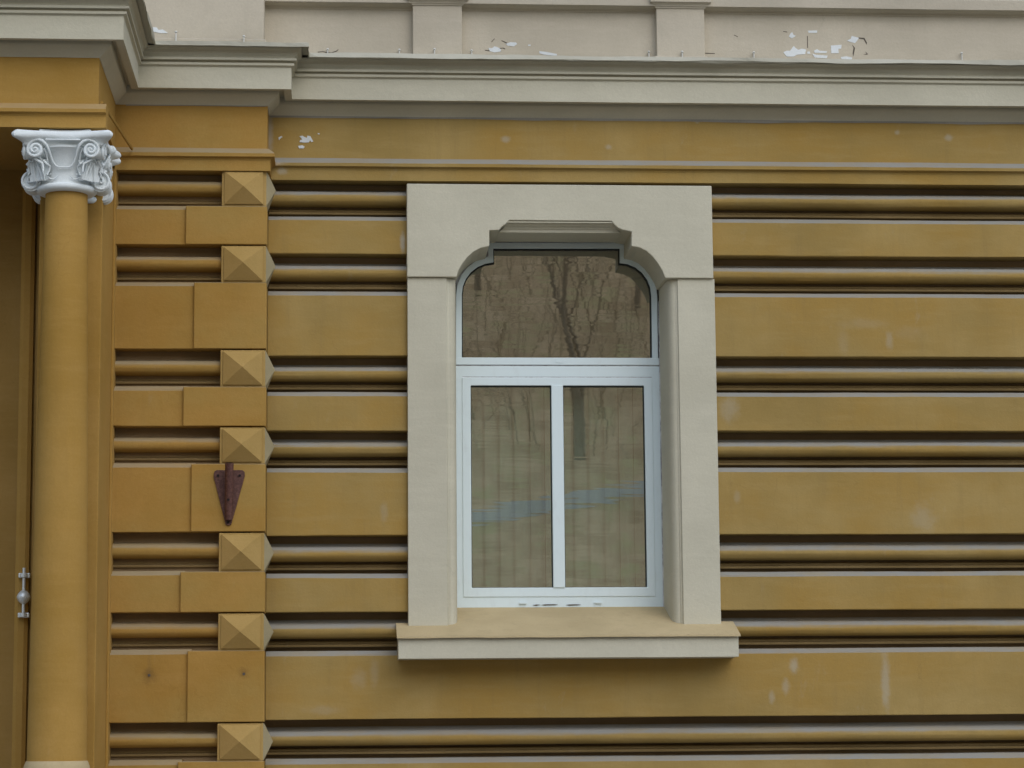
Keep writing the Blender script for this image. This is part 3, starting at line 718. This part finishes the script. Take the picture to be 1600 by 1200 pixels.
sp_ = [(YS, zsb), (YS, zs_front - .012), (YS + .10, zs_front + .01), (.12, zs_front + .05), (.12, zsb - .004), (YS + .03, zsb), (YS + .028, zsb + .006), (YS + .012, zsb + .006), (YS + .010, zsb)]
run('sill_block', sp_, xs0 + .004, xs1 - .004, 'cream', sl, .06, .0012, 12)
MB().box(xj1, xjr0, .1, YB + .12, zsb, zs_front + .055).build('sill_bed', 'cream', sl)

# ---- window
win = empty('window', (0, 0, 0), B)
YF = YB - .002; YSH = YB + .0; YG = YB + .030
def W(u, v, Y=YF): return at(u, v, Y)
xo0, xo1 = W(712.5, 700).x, W(1032, 700).x
zo_b = W(870, 949).z - .012; z_tr1, z_tr0 = W(870, 572).z, W(870, 588.5).z
def rect_ring(name, x0, x1, z0, z1, wl, wr, wb, wt, y0, y1, mat='pvc', bev=.003):
    """mitred frame built as four bars in one ring mesh"""
    O = [(x0, z0), (x1, z0), (x1, z1), (x0, z1)]; I = [(x0 + wl, z0 + wb), (x1 - wr, z0 + wb), (x1 - wr, z1 - wt), (x0 + wl, z1 - wt)]
    V = [(x, y0, z) for x, z in O + I] + [(x, y1, z) for x, z in O + I]; Fc = []
    for i in range(4):
        j = (i + 1) % 4; Fc += [(i, j, 4 + j, 4 + i), (8 + i, 12 + i, 12 + j, 8 + j), (i, 8 + i, 8 + j, j), (4 + i, 4 + j, 12 + j, 12 + i)]
    return mesh_obj(name, V, Fc, mat, win, None, bev)
px = 1 / 268.0
sx0, sx1 = W(722.5, 700).x, W(1020.5, 700).x; sz0, sz1 = W(870, 932.5).z, W(870, 590).z
# lower outer frame
rect_ring('frame', xo0, xo1, zo_b, z_tr1, sx0 - xo0 + .003, xo1 - sx1 + .003, sz0 - zo_b + .003, z_tr1 - sz1 - .004, YF, YF + .07)
# lower sash, standing 8 mm proud, inside the frame
gl0, gl1 = W(736.2, 760).x, W(1008.8, 760).x; gz0, gz1 = W(870, 918).z, W(870, 602.5).z
rect_ring('sash', sx0, sx1, sz0, sz1, gl0 - sx0, sx1 - gl1, gz0 - sz0, sz1 - gz1, YF - .005, YF + .05)
MB().box(sx0 + .002, sx1 - .002, YF + .001, YF + .006, sz1 - .002, sz1 + .008).build('rebate', 'grime', win)
mu0, mu1 = W(862.8, 760).x, W(881.2, 760).x
MB().box(mu0, mu1, YF - .012, YF + .05, gz0 - .002, gz1 + .002).build('mullion', 'pvc', win, bevel=.004)
for (a_, b_) in ((gl0, mu0), (mu1, gl1)):
    rect_ring('glazing_gasket', a_ - .001, b_ + .001, gz0 - .001, gz1 + .001, .0055, .0055, .0045, .0055, YG - .016, YG - .002, 'gasket', 0)
    MB().box(a_ - .003, b_ + .003, YG, YG + .004, gz0 - .003, gz1 + .003).build('pane', 'glass', win)
# upper light with the shaped head
def up_curve(k):                                    # outline in photo pixels grown by k pixels
    c = []
    L = [(721.5 - k, 558 + k * .0), (721.5 - k, 460)]
    for i in range(7):
        t = i / 6 * math.pi / 2; L.append((771 - (49.5 + k) * math.cos(t), 460 - (50 + k) * math.sin(t)))
    L = L[:-1] + [(771 - k * 0.9, 409.5 - k), (770.5 - k * .9, 388 - k)]
    Rr = [(968.5 + k * .9, 388 - k), (968.5 + k * .9, 410.5 - k)]
    for i in range(1, 7):
        t = (1 - i / 6) * math.pi / 2; Rr.append((968.5 + (49.5 + k) * math.cos(t), 462 - (51.5 + k) * math.sin(t)))
    Rr += [(1019 + k, 558)]
    return L + Rr
def shaped_ring(name, k0, k1, zb_, y0, y1, mat, bev=.002):
    A = [W(u, v) for u, v in up_curve(k0)]; C_ = [W(u, v) for u, v in up_curve(k1)]; n = len(A)
    A[0].z = A[-1].z = zb_; C_[0].z = C_[-1].z = zb_
    V = [(p.x, y0, p.z) for p in A + C_] + [(p.x, y1, p.z) for p in A + C_]; Fc = []
    for i in range(n - 1): Fc += [(i, i + 1, n + i + 1, n + i), (2 * n + i, 3 * n + i, 3 * n + i + 1, 2 * n + i + 1), (i, 2 * n + i, 2 * n + i + 1, i + 1), (n + i, n + i + 1, 3 * n + i + 1, 3 * n + i)]
    Fc += [(0, n, 3 * n, 2 * n), (n - 1, 3 * n - 1, 4 * n - 1, 2 * n - 1)]
    return mesh_obj(name, V, Fc, mat, win, None, bev)
z_up0 = W(870, 559).z; z_up1 = W(870, 571).z
shaped_ring('frame', 9, 0, z_up0 - .0005, YF - .004, YF + .06, 'pvc')
shaped_ring('glazing_gasket', .3, -1.7, z_up0, YG - .016, YG - .002, 'gasket', 0)
shaped_ring('filler_seam', 22, 8.5, z_up0, YF + .004, YF + .06, 'grime', 0)
gp = [W(u, v) for u, v in up_curve(.8)]; gp[0].z = gp[-1].z = z_up0 - .003
MB().prism_xz([(p.x, p.z) for p in gp], YG, YG + .004).build('pane', 'glass', win)
MB().box(W(712, 565).x, W(1029.5, 565).x, YF - .006, YF + .06, z_up1 + .002, z_up0).build('transom', 'pvc', win, bevel=.003)
MB().box(W(714, 565).x, W(1028, 565).x, YF + .002, YF + .06, z_tr1 - .002, z_up1 + .004).build('transom_joint', 'grime', win)
for (u, v) in ((874, 566), (817, 942.5), (934, 942)):
    p = W(u, v); mb = MB(); mb.prism_xz([(p.x - .022, p.z - .004), (p.x + .022, p.z - .004), (p.x + .020, p.z + .006), (p.x - .020, p.z + .006)], YF - .010, YF); mb.build('drain_cap', 'pvc', win)
# sealant down both sides and blistered paint at the foot
def ragged(name, x, w_, z0, z1, seed, mat):
    V = []; Fc = []; n = 60
    for i in range(n + 1):
        z = z0 + (z1 - z0) * i / n; a_ = wob(z * 1.7, seed, .004)
        V += [(x + a_ * .4, YF + .012, z), (x + .001, YF - .002, z), (x + w_ + a_, YF - .004, z), (x + w_ + .01, YF + .012, z)]
    for i in range(n):
        for j in range(3): Fc.append((4 * i + j, 4 * i + j + 1, 4 * i + j + 5, 4 * i + j + 4))
    mesh_obj(name, V, Fc, mat, win)
ragged('sealant', xo1 - .001, .030, zo_b + .01, W(870, 470).z, 2.2, 'sealant'); ragged('sealant', xo0 - .022, .021, zo_b + .01, W(870, 480).z, 5.2, 'sealant')
for (ua, ub, v) in ((832, 845, 945.3), (846, 872, 944.8), (884, 908, 945.0)):
    p0, p1 = W(ua, v), W(ub, v)
    MB().prism_xz([(p0.x, p0.z - .001), (p0.x + .02, p0.z - .005), (p1.x - .02, p1.z - .003), (p1.x, p1.z + .001), (p1.x - .03, p1.z + .003), (p0.x + .02, p0.z + .002)], YF - .0035, YF - .001).build('paint_chip', 'crack', win)

# ---- room behind the glass
rm = MB(); a0, a1 = xj0 - .8, xjr1 + .8; zr0, zr1 = zs_back - .9, zt + .3
rm.add([(a0, .551, zr0), (a1, .551, zr0), (a1, 4.5, zr0), (a0, 4.5, zr0), (a0, .551, zr1), (a1, .551, zr1), (a1, 4.5, zr1), (a0, 4.5, zr1)], [(0, 1, 2, 3), (4, 7, 6, 5), (1, 5, 6, 2), (3, 2, 6, 7), (0, 3, 7, 4)])
rm.build('room', 'room', B)
MB().box(xj0, xx(714, YB), YB + .002, .56, zr0, zr1).build('inner_reveal', 'room', B)
MB().box(xx(1030, YB), xjr1, YB + .002, .56, zr0, zr1).build('inner_reveal', 'room', B)
MB().box(X_PR, X_R, .56, 5.0, 7.3, 7.5).build('roof_slab', 'room', B)
MB().box(X_L, X_R, 4.8, 5.0, 0, 7.5).build('rear_wall', 'room', B)

# vertical blind
bl = empty('vertical_blind', ((gl0 + gl1) / 2, YG + .16, gz0 - .05), label='pale green-grey vertical slat blind hanging inside behind the lower window panes', cat='blind')
bx, by, bz = bl.location
sh = MB(); wd = .096; hgt = (gz1 + .05) - (gz0 - .05)
sh.add([(-wd / 2, -.016, 0), (-wd / 4, -.004, 0), (0, 0, 0), (wd / 4, -.001, 0), (wd / 2, .010, 0), (-wd / 2, -.016, hgt), (-wd / 4, -.004, hgt), (0, 0, hgt), (wd / 4, -.001, hgt), (wd / 2, .010, hgt)], [(0, 1, 6, 5), (1, 2, 7, 6), (2, 3, 8, 7), (3, 4, 9, 8)])
s0 = None; x = gl0 - bx - .04; i = 0
while x < gl1 - bx + .05:
    if s0 is None: s0 = sh.build('slat', 'blind', bl, 60); o = s0
    else: o = s0.copy(); COL.objects.link(o); o.parent = bl
    o.location = (x, random.uniform(-.003, .003), 0); o.rotation_euler = (0, 0, random.uniform(.10, .26)); x += .0885; i += 1
MB().box(gl0 - bx - .1, gl1 - bx + .1, -.02, .02, hgt, hgt + .04).build('headrail', 'pvc', bl)

# ---- flagpole holder bolted to the quoin
bp = at(358, 820, YP)
fh = empty('flagpole_holder', bp, label='rusty red iron flagpole holder bolted to the wide quoin block', cat='bracket')
def rel(u, v, Y=YP): return at(u, v, Y) - bp
pl = [(334, 741), (335.5, 736.5), (339, 734.8), (379, 734.8), (382.5, 738), (382.5, 744), (361.5, 819), (359, 821), (355, 821), (352.5, 819), (334, 746)]
MB().prism_xz([(rel(u, v).x, rel(u, v).z) for u, v in pl], -.010, .0).build('plate', 'rust', fh, bevel=.0015)
t0_, t1_ = rel(359.5, 727), rel(357.5, 812)
MB().tube([Vector((t1_.x, -.018, t1_.z)), Vector((t0_.x, -.085, t0_.z + .004))], [.0215, .0235], 24).build('tube', 'rust', fh, 40)
tp = Vector((t0_.x, -.085, t0_.z + .004)); dd = (tp - Vector((t1_.x, -.018, t1_.z))).normalized()
MB().tube([tp - dd * .004, tp + dd * .0015], .0185, 20).build('tube_mouth', 'bolt', fh)
for (u, v, yy) in ((341, 743.5, -.016), (374.8, 743.2, -.016), (357.6, 782.5, -.066), (356.5, 816.5, -.014)):
    p = rel(u, v); MB().tube([Vector((p.x, -.006, p.z)), Vector((p.x, yy, p.z))], .0075, 6).build('bolt', 'bolt', fh)
MB().add([(t0_.x - .004, -.010, t0_.z - .03), (t0_.x - .004, -.070, t0_.z - .02), (t1_.x - .004, -.012, t1_.z + .02), (t0_.x + .004, -.010, t0_.z - .03), (t0_.x + .004, -.070, t0_.z - .02), (t1_.x + .004, -.012, t1_.z + .02)],
         [(0, 1, 2), (3, 5, 4), (0, 3, 4, 1), (1, 4, 5, 2), (2, 5, 3, 0)]).build('rib', 'rust', fh)

# ---- polished steel fitting on the door frame
cp = at(37.5, 964, YP - .03)
df = empty('door_fitting', cp, label='small polished steel rod fitting with round boss on the porch door frame', cat='door fitting')
def dz(v): return at(37.5, v, YP - .03).z - cp.z
MB().tube([Vector((0, -.035, dz(958))), Vector((.0, -.035, dz(888)))], .0085, 14).build('rod', 'chrome', df, 40)
for v in (899.5, 961.5):
    MB().box(-.031, .031, -.030, .006, dz(v) - .013, dz(v) + .013).build('mounting_block', 'chrome', df, bevel=.004)
    MB().tube([Vector((0, -.035, dz(v) - .010)), Vector((0, -.035, dz(v) + .010))], .020, 16).build('collar', 'chrome', df, 40)
zc_ = dz(933.5)
MB().lathe(0, -.035, [(.004, zc_ - .040), (.016, zc_ - .034), (.030, zc_ - .020), (.037, zc_ - .004), (.037, zc_ + .004), (.030, zc_ + .020), (.016, zc_ + .034), (.004, zc_ + .040)], 24).build('boss', 'chrome', df, 50)
MB().box(-.012, .012, -.035, .006, zc_ - .012, zc_ + .012).build('stem', 'chrome', df)
